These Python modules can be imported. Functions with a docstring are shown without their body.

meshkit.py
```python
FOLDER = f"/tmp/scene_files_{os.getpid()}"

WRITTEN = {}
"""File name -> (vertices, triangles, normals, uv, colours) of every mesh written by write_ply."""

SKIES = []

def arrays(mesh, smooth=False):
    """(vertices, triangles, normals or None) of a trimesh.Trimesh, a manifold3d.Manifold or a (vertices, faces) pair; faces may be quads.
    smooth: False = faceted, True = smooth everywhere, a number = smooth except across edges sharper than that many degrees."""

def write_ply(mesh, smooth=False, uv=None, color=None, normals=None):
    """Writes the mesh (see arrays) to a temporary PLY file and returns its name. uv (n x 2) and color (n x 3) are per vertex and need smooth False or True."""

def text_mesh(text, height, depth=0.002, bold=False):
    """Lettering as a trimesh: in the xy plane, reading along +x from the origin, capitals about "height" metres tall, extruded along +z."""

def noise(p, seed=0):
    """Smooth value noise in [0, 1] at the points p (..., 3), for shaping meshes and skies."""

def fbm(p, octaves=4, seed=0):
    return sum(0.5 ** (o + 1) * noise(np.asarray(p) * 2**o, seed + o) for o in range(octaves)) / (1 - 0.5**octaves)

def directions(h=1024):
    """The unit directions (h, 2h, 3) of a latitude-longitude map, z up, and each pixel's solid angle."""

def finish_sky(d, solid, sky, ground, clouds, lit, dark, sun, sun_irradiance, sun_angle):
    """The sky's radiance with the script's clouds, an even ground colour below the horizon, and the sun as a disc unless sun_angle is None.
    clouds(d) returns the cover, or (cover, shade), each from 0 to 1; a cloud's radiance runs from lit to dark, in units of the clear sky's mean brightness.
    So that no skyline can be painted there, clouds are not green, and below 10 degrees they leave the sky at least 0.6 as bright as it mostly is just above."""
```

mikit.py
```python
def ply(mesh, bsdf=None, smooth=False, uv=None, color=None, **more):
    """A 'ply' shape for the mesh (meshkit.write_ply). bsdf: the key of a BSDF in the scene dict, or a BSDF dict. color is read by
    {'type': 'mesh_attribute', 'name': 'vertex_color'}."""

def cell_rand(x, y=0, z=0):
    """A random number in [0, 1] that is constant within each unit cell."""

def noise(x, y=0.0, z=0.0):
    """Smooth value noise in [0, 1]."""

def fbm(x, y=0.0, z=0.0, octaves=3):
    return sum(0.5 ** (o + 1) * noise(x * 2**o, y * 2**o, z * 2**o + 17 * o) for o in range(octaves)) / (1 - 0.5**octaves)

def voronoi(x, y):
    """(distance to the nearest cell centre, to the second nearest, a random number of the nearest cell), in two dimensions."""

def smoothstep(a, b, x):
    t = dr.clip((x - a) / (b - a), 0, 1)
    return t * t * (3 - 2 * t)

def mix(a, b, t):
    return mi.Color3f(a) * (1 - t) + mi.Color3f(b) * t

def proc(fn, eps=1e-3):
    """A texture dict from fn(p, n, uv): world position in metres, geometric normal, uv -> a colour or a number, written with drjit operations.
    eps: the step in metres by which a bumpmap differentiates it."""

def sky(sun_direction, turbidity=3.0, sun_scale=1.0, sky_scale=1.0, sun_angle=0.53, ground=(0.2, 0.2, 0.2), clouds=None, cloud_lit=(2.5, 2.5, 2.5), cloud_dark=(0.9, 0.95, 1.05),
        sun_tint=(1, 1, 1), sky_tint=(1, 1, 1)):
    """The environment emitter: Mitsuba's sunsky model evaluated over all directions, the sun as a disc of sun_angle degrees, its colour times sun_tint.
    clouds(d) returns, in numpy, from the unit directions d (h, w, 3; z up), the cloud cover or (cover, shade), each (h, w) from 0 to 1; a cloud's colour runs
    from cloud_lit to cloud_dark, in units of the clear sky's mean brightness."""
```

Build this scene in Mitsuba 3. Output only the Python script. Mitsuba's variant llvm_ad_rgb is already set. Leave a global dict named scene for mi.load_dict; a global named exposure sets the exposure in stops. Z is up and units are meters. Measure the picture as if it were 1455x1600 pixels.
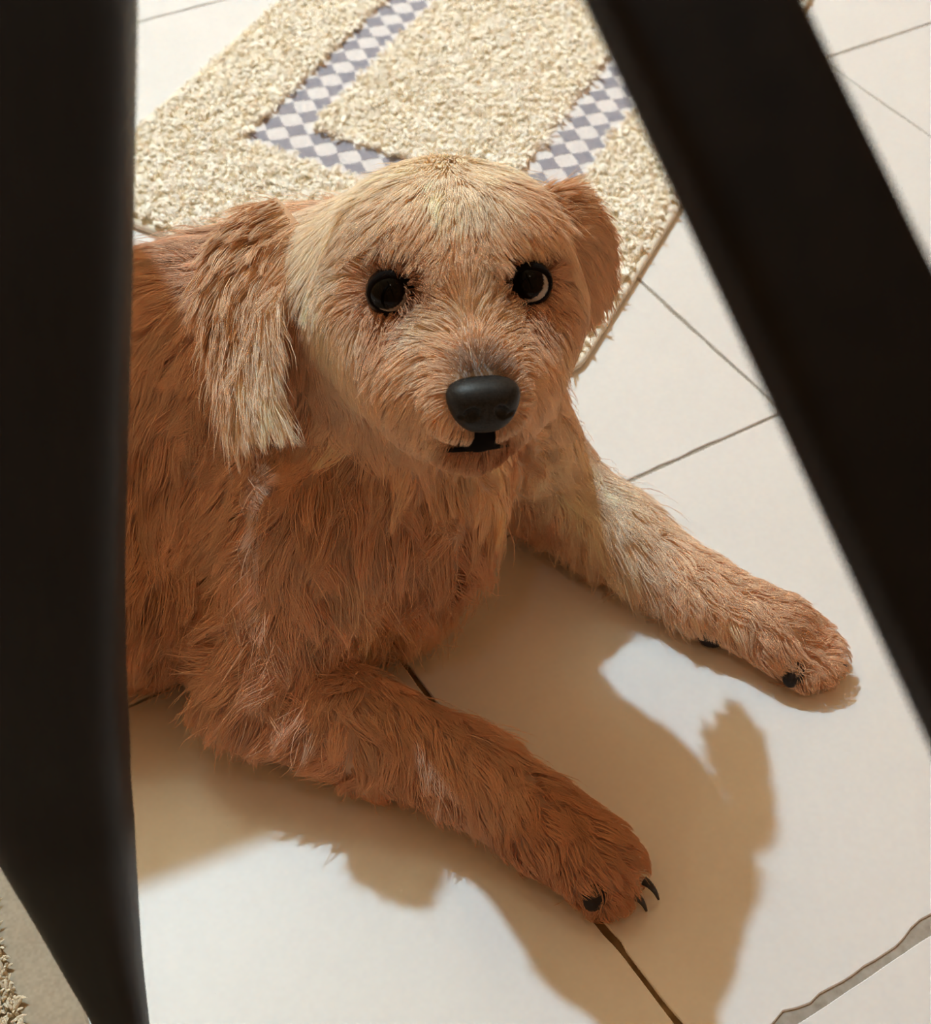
import math
import numpy as np, trimesh, mitsuba as mi, mikit, meshkit
from scipy.spatial import cKDTree
from scipy.ndimage import map_coordinates
import drjit as dr
from mikit import noise, fbm, smoothstep, mix

# ---------------------------------------------------------------- camera, light, exposure
T = mi.ScalarTransform4f
scene, labels = {}, {}
exposure = 2.0
EYE = np.array([0.0, -0.6576, 0.6984])
CAM = np.array([[0.9970, 0.0775, 0.0], [0.0564, -0.7259, 0.6855], [0.0532, -0.6835, -0.7280]])   # columns right, down, forward
scene['camera'] = {'type': 'thinlens', 'fov_axis': 'x', 'fov': 2 * math.degrees(math.atan(727.5 / 2415.8)), 'aperture_radius': 0.0019,
                   'focus_distance': 0.76, 'near_clip': 0.02, 'far_clip': 50.0,
                   'to_world': T().look_at(origin=EYE.tolist(), target=(EYE + CAM[:, 2]).tolist(), up=(-CAM[:, 1]).tolist())}
LAMP = np.array([-1.01, 1.24, 2.55])          # ceiling bulb, behind the dog and to the left
scene['pendant_lamp__bulb'] = {'type': 'sphere', 'center': LAMP.tolist(), 'radius': 0.030,
                         'emitter': {'type': 'area', 'radiance': {'type': 'rgb', 'value': [1180.0, 1720.0, 2080.0]}}}
LAMP2 = np.array([0.05, -0.85, 2.62])          # a weak warm bulb nearly overhead: the small light in the eyes
scene['pendant_lamp_001__bulb'] = {'type': 'sphere', 'center': LAMP2.tolist(), 'radius': 0.045,
                         'emitter': {'type': 'area', 'radiance': {'type': 'rgb', 'value': [14.0, 13.5, 12.0]}}}
labels['pendant_lamp'] = {'label': 'bright bare ceiling bulb behind the dog on a short cord', 'category': 'lamp'}
labels['pendant_lamp_001'] = {'label': 'weak warm ceiling bulb above the camera on a short cord', 'category': 'lamp'}


# ---------------------------------------------------------------- materials
def principled(key, rgb, rough=0.6, spec=0.3, **more):
    scene[key] = {'type': 'twosided', 'bsdf': {'type': 'principled', 'base_color': {'type': 'rgb', 'value': list(map(float, rgb))} if not isinstance(rgb, dict) else rgb,
                                               'roughness': float(rough), 'specular': float(spec), **more}}
    return key


principled('m_wall', (0.42, 0.225, 0.095), 0.9, 0.1)
principled('m_ceiling', (0.50, 0.32, 0.17), 0.9, 0.1)
principled('m_tile', mikit.proc(lambda p, n, uv: mix((0.685, 0.665, 0.635), (0.72, 0.70, 0.67), fbm(p.x * 14, p.y * 14, 3.0)) * (0.985 + 0.03 * noise(p.x * 420, p.y * 420, 1.0))), 0.42, 0.35)
def grout(p, n, uv):
    """Grey grout, worn and stained brown along the joint that runs out between the dog's front paws."""
    u = ((p.x - 0.0645) * 0.8076 + (p.y + 0.8070) * 0.5898) / 0.33
    dirty = smoothstep(0.06, 0.03, dr.abs(u - 1.0))
    clean = mix((0.24, 0.205, 0.165), (0.40, 0.36, 0.31), fbm(p.x * 260, p.y * 260, 5.0))
    return mix(clean, mix((0.095, 0.055, 0.022), (0.20, 0.13, 0.065), noise(p.x * 240, p.y * 240, 9.0)), dirty)


principled('m_grout', mikit.proc(grout), 0.95, 0.05)
principled('m_wood', mikit.proc(lambda p, n, uv: mix((0.004, 0.0024, 0.0014), (0.010, 0.0062, 0.0035), fbm(p.x * 160 + 3 * noise(p.z * 20), p.y * 160, p.z * 9))), 0.65, 0.10)
principled('m_leg', mikit.proc(lambda p, n, uv: mix((0.004, 0.0028, 0.0022), (0.009, 0.007, 0.0056), fbm(p.x * 300, p.y * 300, p.z * 30))), 0.45, 0.18)
principled('m_rug_base', (0.86, 0.79, 0.65), 0.9, 0.1)
principled('m_rug_hem', (0.72, 0.65, 0.53), 0.9, 0.1)
principled('m_mat', mikit.proc(lambda p, n, uv: mix((0.33, 0.275, 0.20), (0.44, 0.38, 0.285), 0.6 * noise(p.x * 700, p.y * 700, 1.0) + 0.4 * fbm(p.x * 60, p.y * 60, 2.0))), 0.9, 0.1)
principled('m_band', mikit.proc(lambda p, n, uv: mix((0.62, 0.58, 0.57), (0.76, 0.72, 0.70), noise(p.x * 900, p.y * 900, 1.0))), 0.9, 0.1)
principled('m_check', mikit.proc(lambda p, n, uv: mix((0.235, 0.225, 0.265), (0.32, 0.305, 0.345), noise(p.x * 1100, p.y * 1100, 2.0))), 0.9, 0.1)
principled('m_skin', {'type': 'mesh_attribute', 'name': 'vertex_color'}, 0.8, 0.1)
scene['m_hair'] = {'type': 'principledthin', 'base_color': {'type': 'mesh_attribute', 'name': 'vertex_color'}, 'roughness': 0.5, 'eta': 1.35, 'diff_trans': 0.5}
scene['m_yarn'] = {'type': 'principledthin', 'base_color': {'type': 'mesh_attribute', 'name': 'vertex_color'}, 'roughness': 1.0, 'eta': 1.06, 'diff_trans': 0.3}
principled('m_nose', mikit.proc(lambda p, n, uv: mix((0.003, 0.0026, 0.0022), (0.020, 0.018, 0.016), noise(p.x * 1500, p.y * 1500, p.z * 1500))), 0.5, 0.25)
principled('m_black_skin', (0.006, 0.0042, 0.0035), 0.9, 0.05)
principled('m_pad', (0.016, 0.010, 0.008), 0.7, 0.2)
principled('m_claw', (0.014, 0.009, 0.008), 0.35, 0.5)
principled('m_eye', {'type': 'mesh_attribute', 'name': 'vertex_color'}, 0.04, 0.12)


# ---------------------------------------------------------------- helpers
def add(key, mesh, mat, smooth=False, label=None, category=None, group=None, kind=None, **kw):
    scene[key] = mikit.ply(mesh, mat, smooth=smooth, **kw)
    tag(key, label, category, group, kind)
    return key


def tag(key, label=None, category=None, group=None, kind=None):
    d = {k: v for k, v in (('label', label), ('category', category), ('group', group), ('kind', kind)) if v}
    if d:
        labels[key] = d


def unit(v):
    v = np.asarray(v, float)
    return v / np.maximum(np.linalg.norm(v, axis=-1, keepdims=True), 1e-12)


def blades(key, P, w, up, mat, col):
    """Hairs or yarns P (m, k, 3) with half widths w (m, k), as slim ridged blades (12 + 2 triangles for k = 5) that turn their ridge to up (m, 3)."""
    m, k = w.shape
    t = unit(np.gradient(P, axis=1))
    side = unit(np.cross(t, up[:, None]))
    ridge = np.cross(side, t)
    W = w[..., None]
    v = np.stack([P - side * W, P + ridge * W * 0.8, P + side * W], 2)[:, :-1].reshape(m, -1, 3)
    nn = np.stack([unit(ridge * .55 - side * .85), ridge, unit(ridge * .55 + side * .85)], 2)[:, :-1].reshape(m, -1, 3)
    v = np.concatenate([v, P[:, -1:]], 1)
    nn = np.concatenate([nn, ridge[:, -1:]], 1)
    f = []
    for s in range(k - 2):
        for e in (0, 1):
            q = 3 * s + e
            f += [[q, q + 1, q + 4], [q, q + 4, q + 3]]
    q = 3 * (k - 2)
    f += [[q, q + 1, q + 3], [q + 1, q + 2, q + 3]]
    n = v.shape[1]
    F = (np.arange(m) * n)[:, None, None] + np.array(f)[None]
    path = meshkit.write_ply((v.reshape(-1, 3), F.reshape(-1, 3)), False, None, np.repeat(np.asarray(col), n, 0), normals=nn.reshape(-1, 3))
    scene[key] = {'type': 'ply', 'filename': path, 'face_normals': False, 'bsdf': {'type': 'ref', 'id': mat}}


def prism(outline, z0, z1, bevel=0.0):
    """A closed slab from a counter-clockwise outline, its upper edge bevelled (star-shaped outlines)."""
    o = np.asarray(outline, float)
    c = o.mean(0)
    n = len(o)
    e = unit(np.roll(o, -1, 0) - np.roll(o, 1, 0))
    inn = np.stack([-e[:, 1], e[:, 0]], 1)
    rings = [(o, z0), (o, z1 - bevel), (o + inn * bevel, z1)] if bevel else [(o, z0), (o, z1)]
    v = [np.c_[r, np.full(n, z)] for r, z in rings]
    i = np.arange(n)
    j = (i + 1) % n
    f = []
    for k in range(len(rings) - 1):
        f += [np.c_[k * n + i, k * n + j, (k + 1) * n + j], np.c_[k * n + i, (k + 1) * n + j, (k + 1) * n + i]]
    top, bot = len(rings) * n, len(rings) * n + 1
    v = np.vstack(v + [[[*c, rings[-1][1]]], [[*c, z0]]])
    f += [np.c_[(len(rings) - 1) * n + i, (len(rings) - 1) * n + j, np.full(n, top)], np.c_[j, i, np.full(n, bot)]]
    return trimesh.Trimesh(v, np.vstack(f), process=False)


def loft(centers, a, b, ra, rb, sides=20, cap=True, power=2.0):
    """Elliptical (superelliptical) sections along a path: axes a, b (n, 3), radii ra, rb (n)."""
    c, a, b = (np.asarray(x, float) for x in (centers, a, b))
    n = len(c)
    t = np.arange(sides) * 2 * np.pi / sides
    ct, st = np.cos(t), np.sin(t)
    x = np.sign(ct) * np.abs(ct) ** (2 / power)
    y = np.sign(st) * np.abs(st) ** (2 / power)
    v = c[:, None] + (np.asarray(ra)[:, None] * x)[..., None] * a[:, None] + (np.asarray(rb)[:, None] * y)[..., None] * b[:, None]
    v = v.reshape(-1, 3)
    f = []
    i = np.arange(sides)
    j = (i + 1) % sides
    for k in range(n - 1):
        f += [np.c_[k * sides + i, k * sides + j, (k + 1) * sides + j], np.c_[k * sides + i, (k + 1) * sides + j, (k + 1) * sides + i]]
    if cap:
        v = np.vstack([v, c[:1], c[-1:]])
        f += [np.c_[j, i, np.full(sides, n * sides)], np.c_[(n - 1) * sides + i, (n - 1) * sides + j, np.full(sides, n * sides + 1)]]
    m = trimesh.Trimesh(v, np.vstack(f), process=False)
    if m.volume < 0:
        m.invert()
    return m


def tube(points, radii, sides=12):
    p = np.asarray(points, float)
    t = unit(np.gradient(p, axis=0))
    a = unit(np.cross(t, np.where(np.abs(t[:, 2:]) < 0.9, [0, 0, 1.0], [1.0, 0, 0])))
    return loft(p, a, np.cross(t, a), np.broadcast_to(radii, len(p)), np.broadcast_to(radii, len(p)), sides)


def surface_nets(F, origin, h):
    """Triangles of the zero level of the grid F (negative inside)."""
    s = F < 0
    nx, ny, nz = F.shape
    cnt = np.zeros((nx - 1, ny - 1, nz - 1), np.int16)
    acc = np.zeros((nx - 1, ny - 1, nz - 1, 3), np.float32)
    offs = [(a, b, c) for a in (0, 1) for b in (0, 1) for c in (0, 1)]
    sl = lambda o: F[o[0]:nx - 1 + o[0], o[1]:ny - 1 + o[1], o[2]:nz - 1 + o[2]]
    for o in offs:
        for ax in range(3):
            if o[ax]:
                continue
            q = list(o)
            q[ax] = 1
            A, B = sl(o), sl(tuple(q))
            m = (A < 0) != (B < 0)
            t = np.where(m, A / np.where(m, A - B, 1), 0)
            for d in range(3):
                acc[..., d] += np.where(m, o[d] + (t if d == ax else 0), 0)
            cnt += m
    act = cnt > 0
    idx = np.full(cnt.shape, -1, np.int64)
    idx[act] = np.arange(act.sum())
    cell = np.argwhere(act)
    v = origin + h * (cell + acc[act] / cnt[act][:, None])
    faces = []
    for ax in range(3):
        u, w = [(1, 2), (2, 0), (0, 1)][ax]
        sh = [nx, ny, nz]
        lo = [slice(1, sh[d] - 1) for d in range(3)]
        lo[ax] = slice(0, sh[ax] - 1)
        hi = list(lo)
        hi[ax] = slice(1, sh[ax])
        m = s[tuple(lo)] != s[tuple(hi)]
        g = np.argwhere(m)
        for d in range(3):
            if d != ax:
                g[:, d] += 1
        inside = s[tuple(g.T)]
        def at(du, dw):
            q = g.copy()
            q[:, u] += du
            q[:, w] += dw
            return idx[tuple(q.T)]
        a, b, c, d4 = at(-1, -1), at(0, -1), at(0, 0), at(-1, 0)
        quad = np.where(inside[:, None], np.c_[a, b, c, d4], np.c_[a, d4, c, b])
        faces += [quad[:, [0, 1, 2]], quad[:, [0, 2, 3]]]
    return trimesh.Trimesh(v, np.vstack(faces), process=False)


rng = np.random.default_rng(7)

# ---------------------------------------------------------------- the room
S = 0.33                                       # tile pitch
G0 = np.array([0.0645, -0.8070])
E1, E2 = np.array([0.8076, 0.5898]), np.array([-0.5898, 0.8076])


def tile_xy(u, v):
    return G0 + np.multiply.outer(np.asarray(u, float) * S, E1) + np.multiply.outer(np.asarray(v, float) * S, E2)


U0, U1, V0, V1, HZ = -5.0, 7.0, -4.0, 9.0, 2.8
corner = [tile_xy(a, b) for a, b in ((U0, V0), (U1, V0), (U1, V1), (U0, V1))]
add('floor', prism(corner, -0.06, -0.0014), 'm_grout', label='floor of white ceramic tiles with grey grout joints', kind='structure')
add('ceiling', prism(corner, HZ, HZ + 0.05), 'm_ceiling', label='warm ochre ceiling', kind='structure')
WALL = {'wall_front': 'behind the camera', 'wall_right': 'beyond the slanting beam', 'wall_back': 'beyond the bath mat', 'wall_left': 'beyond the side table'}
for name, a, b in (('wall_front', 0, 1), ('wall_right', 1, 2), ('wall_back', 2, 3), ('wall_left', 3, 0)):
    p, q = corner[a], corner[b]
    n = np.array([(q - p)[1], -(q - p)[0]]) / np.linalg.norm(q - p) * 0.08
    add(name, prism([p, p + n, q + n, q][::-1] if np.cross(n, q - p) < 0 else [p, p + n, q + n, q], -0.06, HZ), 'm_wall', label='plain ochre wall ' + WALL[name], kind='structure')
for key, c, r in (('pendant_lamp__cord', LAMP, 0.029), ('pendant_lamp_001__cord', LAMP2, 0.044)):
    scene[key] = mikit.ply(tube([c + [0, 0, r], c + [0, 0, 0.1], [*c[:2], HZ]], 0.004, 8), 'm_wood', smooth=40)

# grout widths (metres) of the joints seen in the picture
GV = {1: 0.0046, 2: 0.0020, 3: 0.0022, 4: 0.0016}
GU = {1: 0.0028, 2: 0.0022, 3: 0.0018}
CHIP_V = {1: 0.0030, 2: 0.0010, 3: 0.0003}
CHIP_U = {1: 0.0011, 2: 0.0007, 3: 0.0005}
SEEN = [(a, b) for a in range(-1, 4) for b in range(0, 6) if not (a == -1 and b in (0, 1)) and not (a == 3 and b == 0)]


def tile_mesh(a, b):
    r = np.random.default_rng(1000 + 37 * a + b)
    n = 46
    t = (np.arange(n) + 0.5) / n

    def edge(amp):
        w = meshkit.noise(np.c_[t * 26 + r.uniform(0, 99), t * 0, t * 0]) * meshkit.noise(np.c_[t * 7 + r.uniform(0, 99), t * 0, t * 0])
        return amp * np.clip(w * 3.2 - 0.75, 0, None) + 0.0001 * r.random(n)
    g = lambda d, k: d.get(k, 0.002) / 2 / S
    lo_v, hi_v, lo_u, hi_u = g(GV, b), g(GV, b + 1), g(GU, a), g(GU, a + 1)
    c = lambda d, k: d.get(k, 0.0004) / S
    e = [edge(c(CHIP_V, b)), edge(c(CHIP_U, a + 1)), edge(c(CHIP_V, b + 1) * 0.1), edge(c(CHIP_U, a))]
    L = lambda lo, hi: a + lo + (1 - lo - hi) * t
    M = lambda lo, hi: b + lo + (1 - lo - hi) * t
    pts = [np.c_[L(lo_u, hi_u), b + lo_v + e[0]], np.c_[a + 1 - hi_u - e[1], M(lo_v, hi_v)],
           np.c_[L(lo_u, hi_u)[::-1], b + 1 - hi_v - e[2]], np.c_[a + lo_u + e[3], M(lo_v, hi_v)[::-1]]]
    uv = np.vstack(pts)
    return prism(tile_xy(uv[:, 0], 0) + uv[:, 1:2] * S * E2, -0.006, r.uniform(-0.0002, 0.0), 0.0005)


for k, (a, b) in enumerate(SEEN):
    key = 'floor__tile' + (f'_{k:03d}' if k else '')
    add(key, tile_mesh(a, b), 'm_tile')
rest = [tile_mesh(a, b) for a in range(int(U0), int(U1)) for b in range(int(V0), int(V1)) if (a, b) not in SEEN]
add('floor__tiling', trimesh.util.concatenate(rest), 'm_tile', kind='stuff')

# ---------------------------------------------------------------- the bath mat
R0 = np.array([0.0634, 0.128])
EL, ED = unit([-0.924, 0.382]), unit([0.362, 0.932])
RW, RD = 0.412, 0.62


def rug_xy(l, d):
    return R0 + np.multiply.outer(np.asarray(l, float), EL) + np.multiply.outer(np.asarray(d, float), ED)


def rounded(l0, d0, l1, d1, r, n=8):
    q = np.linspace(0, np.pi / 2, n)
    out = []
    for cx, cy, s in ((l1 - r, d1 - r, 0), (l0 + r, d1 - r, 1), (l0 + r, d0 + r, 2), (l1 - r, d0 + r, 3)):
        ang = q + s * np.pi / 2
        out.append(np.c_[cx + r * np.cos(ang), cy + r * np.sin(ang)])
    return np.vstack(out)


def rug_pts(ld):
    p = rug_xy(ld[:, 0], 0) + ld[:, 1:2] * ED
    area = 0.5 * np.sum(p[:, 0] * np.roll(p[:, 1], -1) - np.roll(p[:, 0], -1) * p[:, 1])
    return p if area > 0 else p[::-1]


def densify(p, step):
    out = []
    for a, b in zip(p, np.roll(p, -1, 0)):
        n = max(1, int(np.linalg.norm(b - a) / step))
        out.append(a + (b - a) * (np.arange(n) / n)[:, None])
    return np.vstack(out)


hem_path = densify(rug_pts(rounded(0.0, 0.0, RW, RD, 0.022)), 0.01)
tag('bath_mat', 'cream tufted bath mat with a blue grey checked border, behind the dog', 'bath mat')
GROUND = [rounded(0.006, 0.006, 0.0745, RD - .006, .016), rounded(0.3325, 0.006, RW - .006, RD - .006, .016), rounded(0.0700, 0.006, 0.3380, 0.1265, .004), rounded(0.0700, 0.5205, 0.3380, RD - .006, .004), rounded(0.1245, 0.1705, 0.2905, 0.4735, .004)]
add('bath_mat__backing', trimesh.util.concatenate([prism(hem_path, 0.0002, 0.004)] + [prism(rug_pts(g), 0.003, 0.0074 + 0.0001 * k, 0.002) for k, g in enumerate(GROUND)]), 'm_rug_base')
hp = np.vstack([hem_path, hem_path[:2]])
hz = 0.0034 + 0.0005 * meshkit.noise(np.c_[hp * 60, hp[:, :1] * 0])
add('bath_mat__hem', tube(np.c_[hp, hz], 0.0031, 10), 'm_rug_hem', smooth=50)
BO, BI = (0.074, 0.127, 0.333, 0.520), (0.124, 0.170, 0.291, 0.474)      # the checked band, outer and inner l0 d0 l1 d1
bo, bi = rug_pts(rounded(*BO, 0.002, 2)), rug_pts(rounded(*BI, 0.002, 2))
add('bath_mat__checked_band', prism(bo, 0.003, 0.0052), 'm_band', label='flat woven band with blue grey diamond checks')
PL, PD = 0.0216, 0.0225
k = 0
for i in range(-1, 16):
    for j in range(-1, 28):
        l, d = 0.0865 + PL * i, 0.1400 + PD * j - (0.0085 if i < 4 else 0)
        hl, hd = PL * 0.5, PD * 0.5
        if not (BO[0] - hl * .2 < l < BO[2] + hl * .2 and BO[1] - hd * .2 < d < BO[3] + hd * .2) or (BI[0] + hl * .3 < l < BI[2] - hl * .3 and BI[1] + hd * .3 < d < BI[3] - hd * .3):
            continue
        if d > 0.47:
            continue
        r = np.random.default_rng(9000 + i * 50 + j)
        q = 0.95 * np.array([[-hl * 1.05, 0], [-hl * .44, -hd * .50], [0, -hd * 1.02], [hl * .47, -hd * .45], [hl * 1.05, 0], [hl * .44, hd * .50], [0, hd * 1.02], [-hl * .47, hd * .45]]) + [l, d] + r.normal(0, 0.0003, (8, 2))
        add('bath_mat__checked_band__check' + (f'_{k:03d}' if k else ''), prism(rug_pts(q), 0.0045, 0.0057, 0.0003), 'm_check')
        k += 1


def pile_points(n, r):
    l, d = r.uniform(0.0035, RW - 0.0035, n), r.uniform(0.004, RD - 0.004, n)
    m = 0.0015
    band = (l > BO[0] + m) & (l < BO[2] - m) & (d > BO[1] + m) & (d < BO[3] - m)
    inner = (l > BI[0] - m) & (l < BI[2] + m) & (d > BI[1] - m) & (d < BI[3] + m)
    ok = ~band | inner
    rr = 0.022
    cx, cy = np.clip(l, rr, RW - rr), np.clip(d, rr, RD - rr)
    ok &= np.hypot(l - cx, d - cy) < rr - .0035
    return l[ok], d[ok]


def grow_pile():
    r = np.random.default_rng(21)
    l, d = pile_points(84000, r)
    n = len(l)
    cl, cd = pile_points(24000, r)                       # tufts lean together in small tufts
    tree = cKDTree(np.c_[cl, cd])
    _, c = tree.query(np.c_[l, d])
    lean_c = r.normal(0, 1, (len(cl), 2)) * 0.0036 + np.array([-0.001, -0.0022])
    h_c = 0.0048 + 0.0022 * (meshkit.noise(np.c_[cl * 55, cd * 55, cl * 0]) - 0.4) + r.normal(0, 0.0009, len(cl))
    root = np.c_[l, d]
    tip = root + 0.60 * (np.c_[cl, cd][c] - root) + lean_c[c] + r.normal(0, 0.0008, (n, 2))
    h = np.clip(h_c[c] + r.normal(0, 0.0007, n), 0.0022, 0.0095)
    P = np.zeros((n, 4, 3))
    for k, s in enumerate((-0.15, 0.4, 0.85, 1.08)):
        ld = root + (tip - root) * max(s, 0) ** 1.5
        P[:, k, :2] = rug_xy(ld[:, 0], 0) + ld[:, 1:2] * ED
        P[:, k, 2] = 0.0062 + h * math.sin(min(s, 1.0) * 1.45)
    w = np.tile(np.array([0.0008, 0.00095, 0.0009, 0.0])[None], (n, 1)) * r.uniform(0.8, 1.2, (n, 1))
    tone = np.clip(0.5 + 0.16 * r.normal(0, 1, len(cl))[c] + 0.10 * r.normal(0, 1, n), 0, 1)[:, None]
    up = unit(np.c_[r.normal(0, .4, (n, 2)), np.full(n, 1.0)])
    blades('bath_mat__pile', P, w, up, 'm_yarn', np.array([.89, .83, .715]) * (1 - tone) + np.array([.955, .915, .835]) * tone)
    tag('bath_mat__pile', 'cream tufted cotton pile', kind='stuff')


grow_pile()


# ---------------------------------------------------------------- beige mat at the lower left
M0, MA, MB = np.array([-0.227, -0.212]), unit([0.466, -0.885]), unit([-0.885, -0.466])


def mat_xy(a, b):
    return M0 + np.multiply.outer(np.asarray(a, float), MA) + np.multiply.outer(np.asarray(b, float), MB)


mat_out = np.array([mat_xy(0, 0), mat_xy(0, .40), mat_xy(.60, .40), mat_xy(.60, 0)])
mat_out = densify(mat_out if np.cross(mat_out[1] - mat_out[0], mat_out[2] - mat_out[1]) > 0 else mat_out[::-1], 0.01)
add('floor_mat', prism(mat_out, 0.0002, 0.0052, 0.0015), 'm_mat', label='beige mat with a smooth woven border, in the lower left corner behind the dark leg', category='floor mat')


def grow_mat():
    r = np.random.default_rng(5)
    n = 9000
    a, b = r.uniform(.03, .30, n), .029 + .13 * r.random(n) ** 1.3
    P = np.zeros((n, 4, 3))
    tip = r.normal(0, .0026, (n, 2))
    h = .0035 + .0012 * r.random(n)
    for k, s in enumerate((-.15, .4, .85, 1.08)):
        P[:, k, :2] = mat_xy(a, 0) + (mat_xy(0, b) - M0) + tip * max(s, 0) ** 1.5
        P[:, k, 2] = .0048 + h * math.sin(min(s, 1) * 1.45)
    w = np.tile(np.array([.0008, .00095, .0009, 0])[None], (n, 1))
    tone = r.random(n)[:, None]
    blades('floor_mat__pile', P, w, unit(np.c_[r.normal(0, .4, (n, 2)), np.ones(n)]), 'm_yarn', np.array([.62, .54, .40]) * (1 - tone) + np.array([.74, .66, .50]) * tone)
    tag('floor_mat__pile', 'short beige pile inside the woven border', kind='stuff')


grow_mat()

# ---------------------------------------------------------------- the dog: one body from a signed distance
HEAD = np.array([-0.0172, -0.0848, 0.2501])
HF = unit([0.1938, -0.9162, 0.3508])             # along the muzzle
HR = unit(np.array([0.9776, 0.2103, 0.0093]))
HU = unit(np.cross(HF, HR))


def hd(x, y, z):
    """A point of the head, centimetres: x to the picture's right, y up, z along the muzzle."""
    return HEAD + 0.0094 * (x * HR + y * HU + z * HF)


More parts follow.
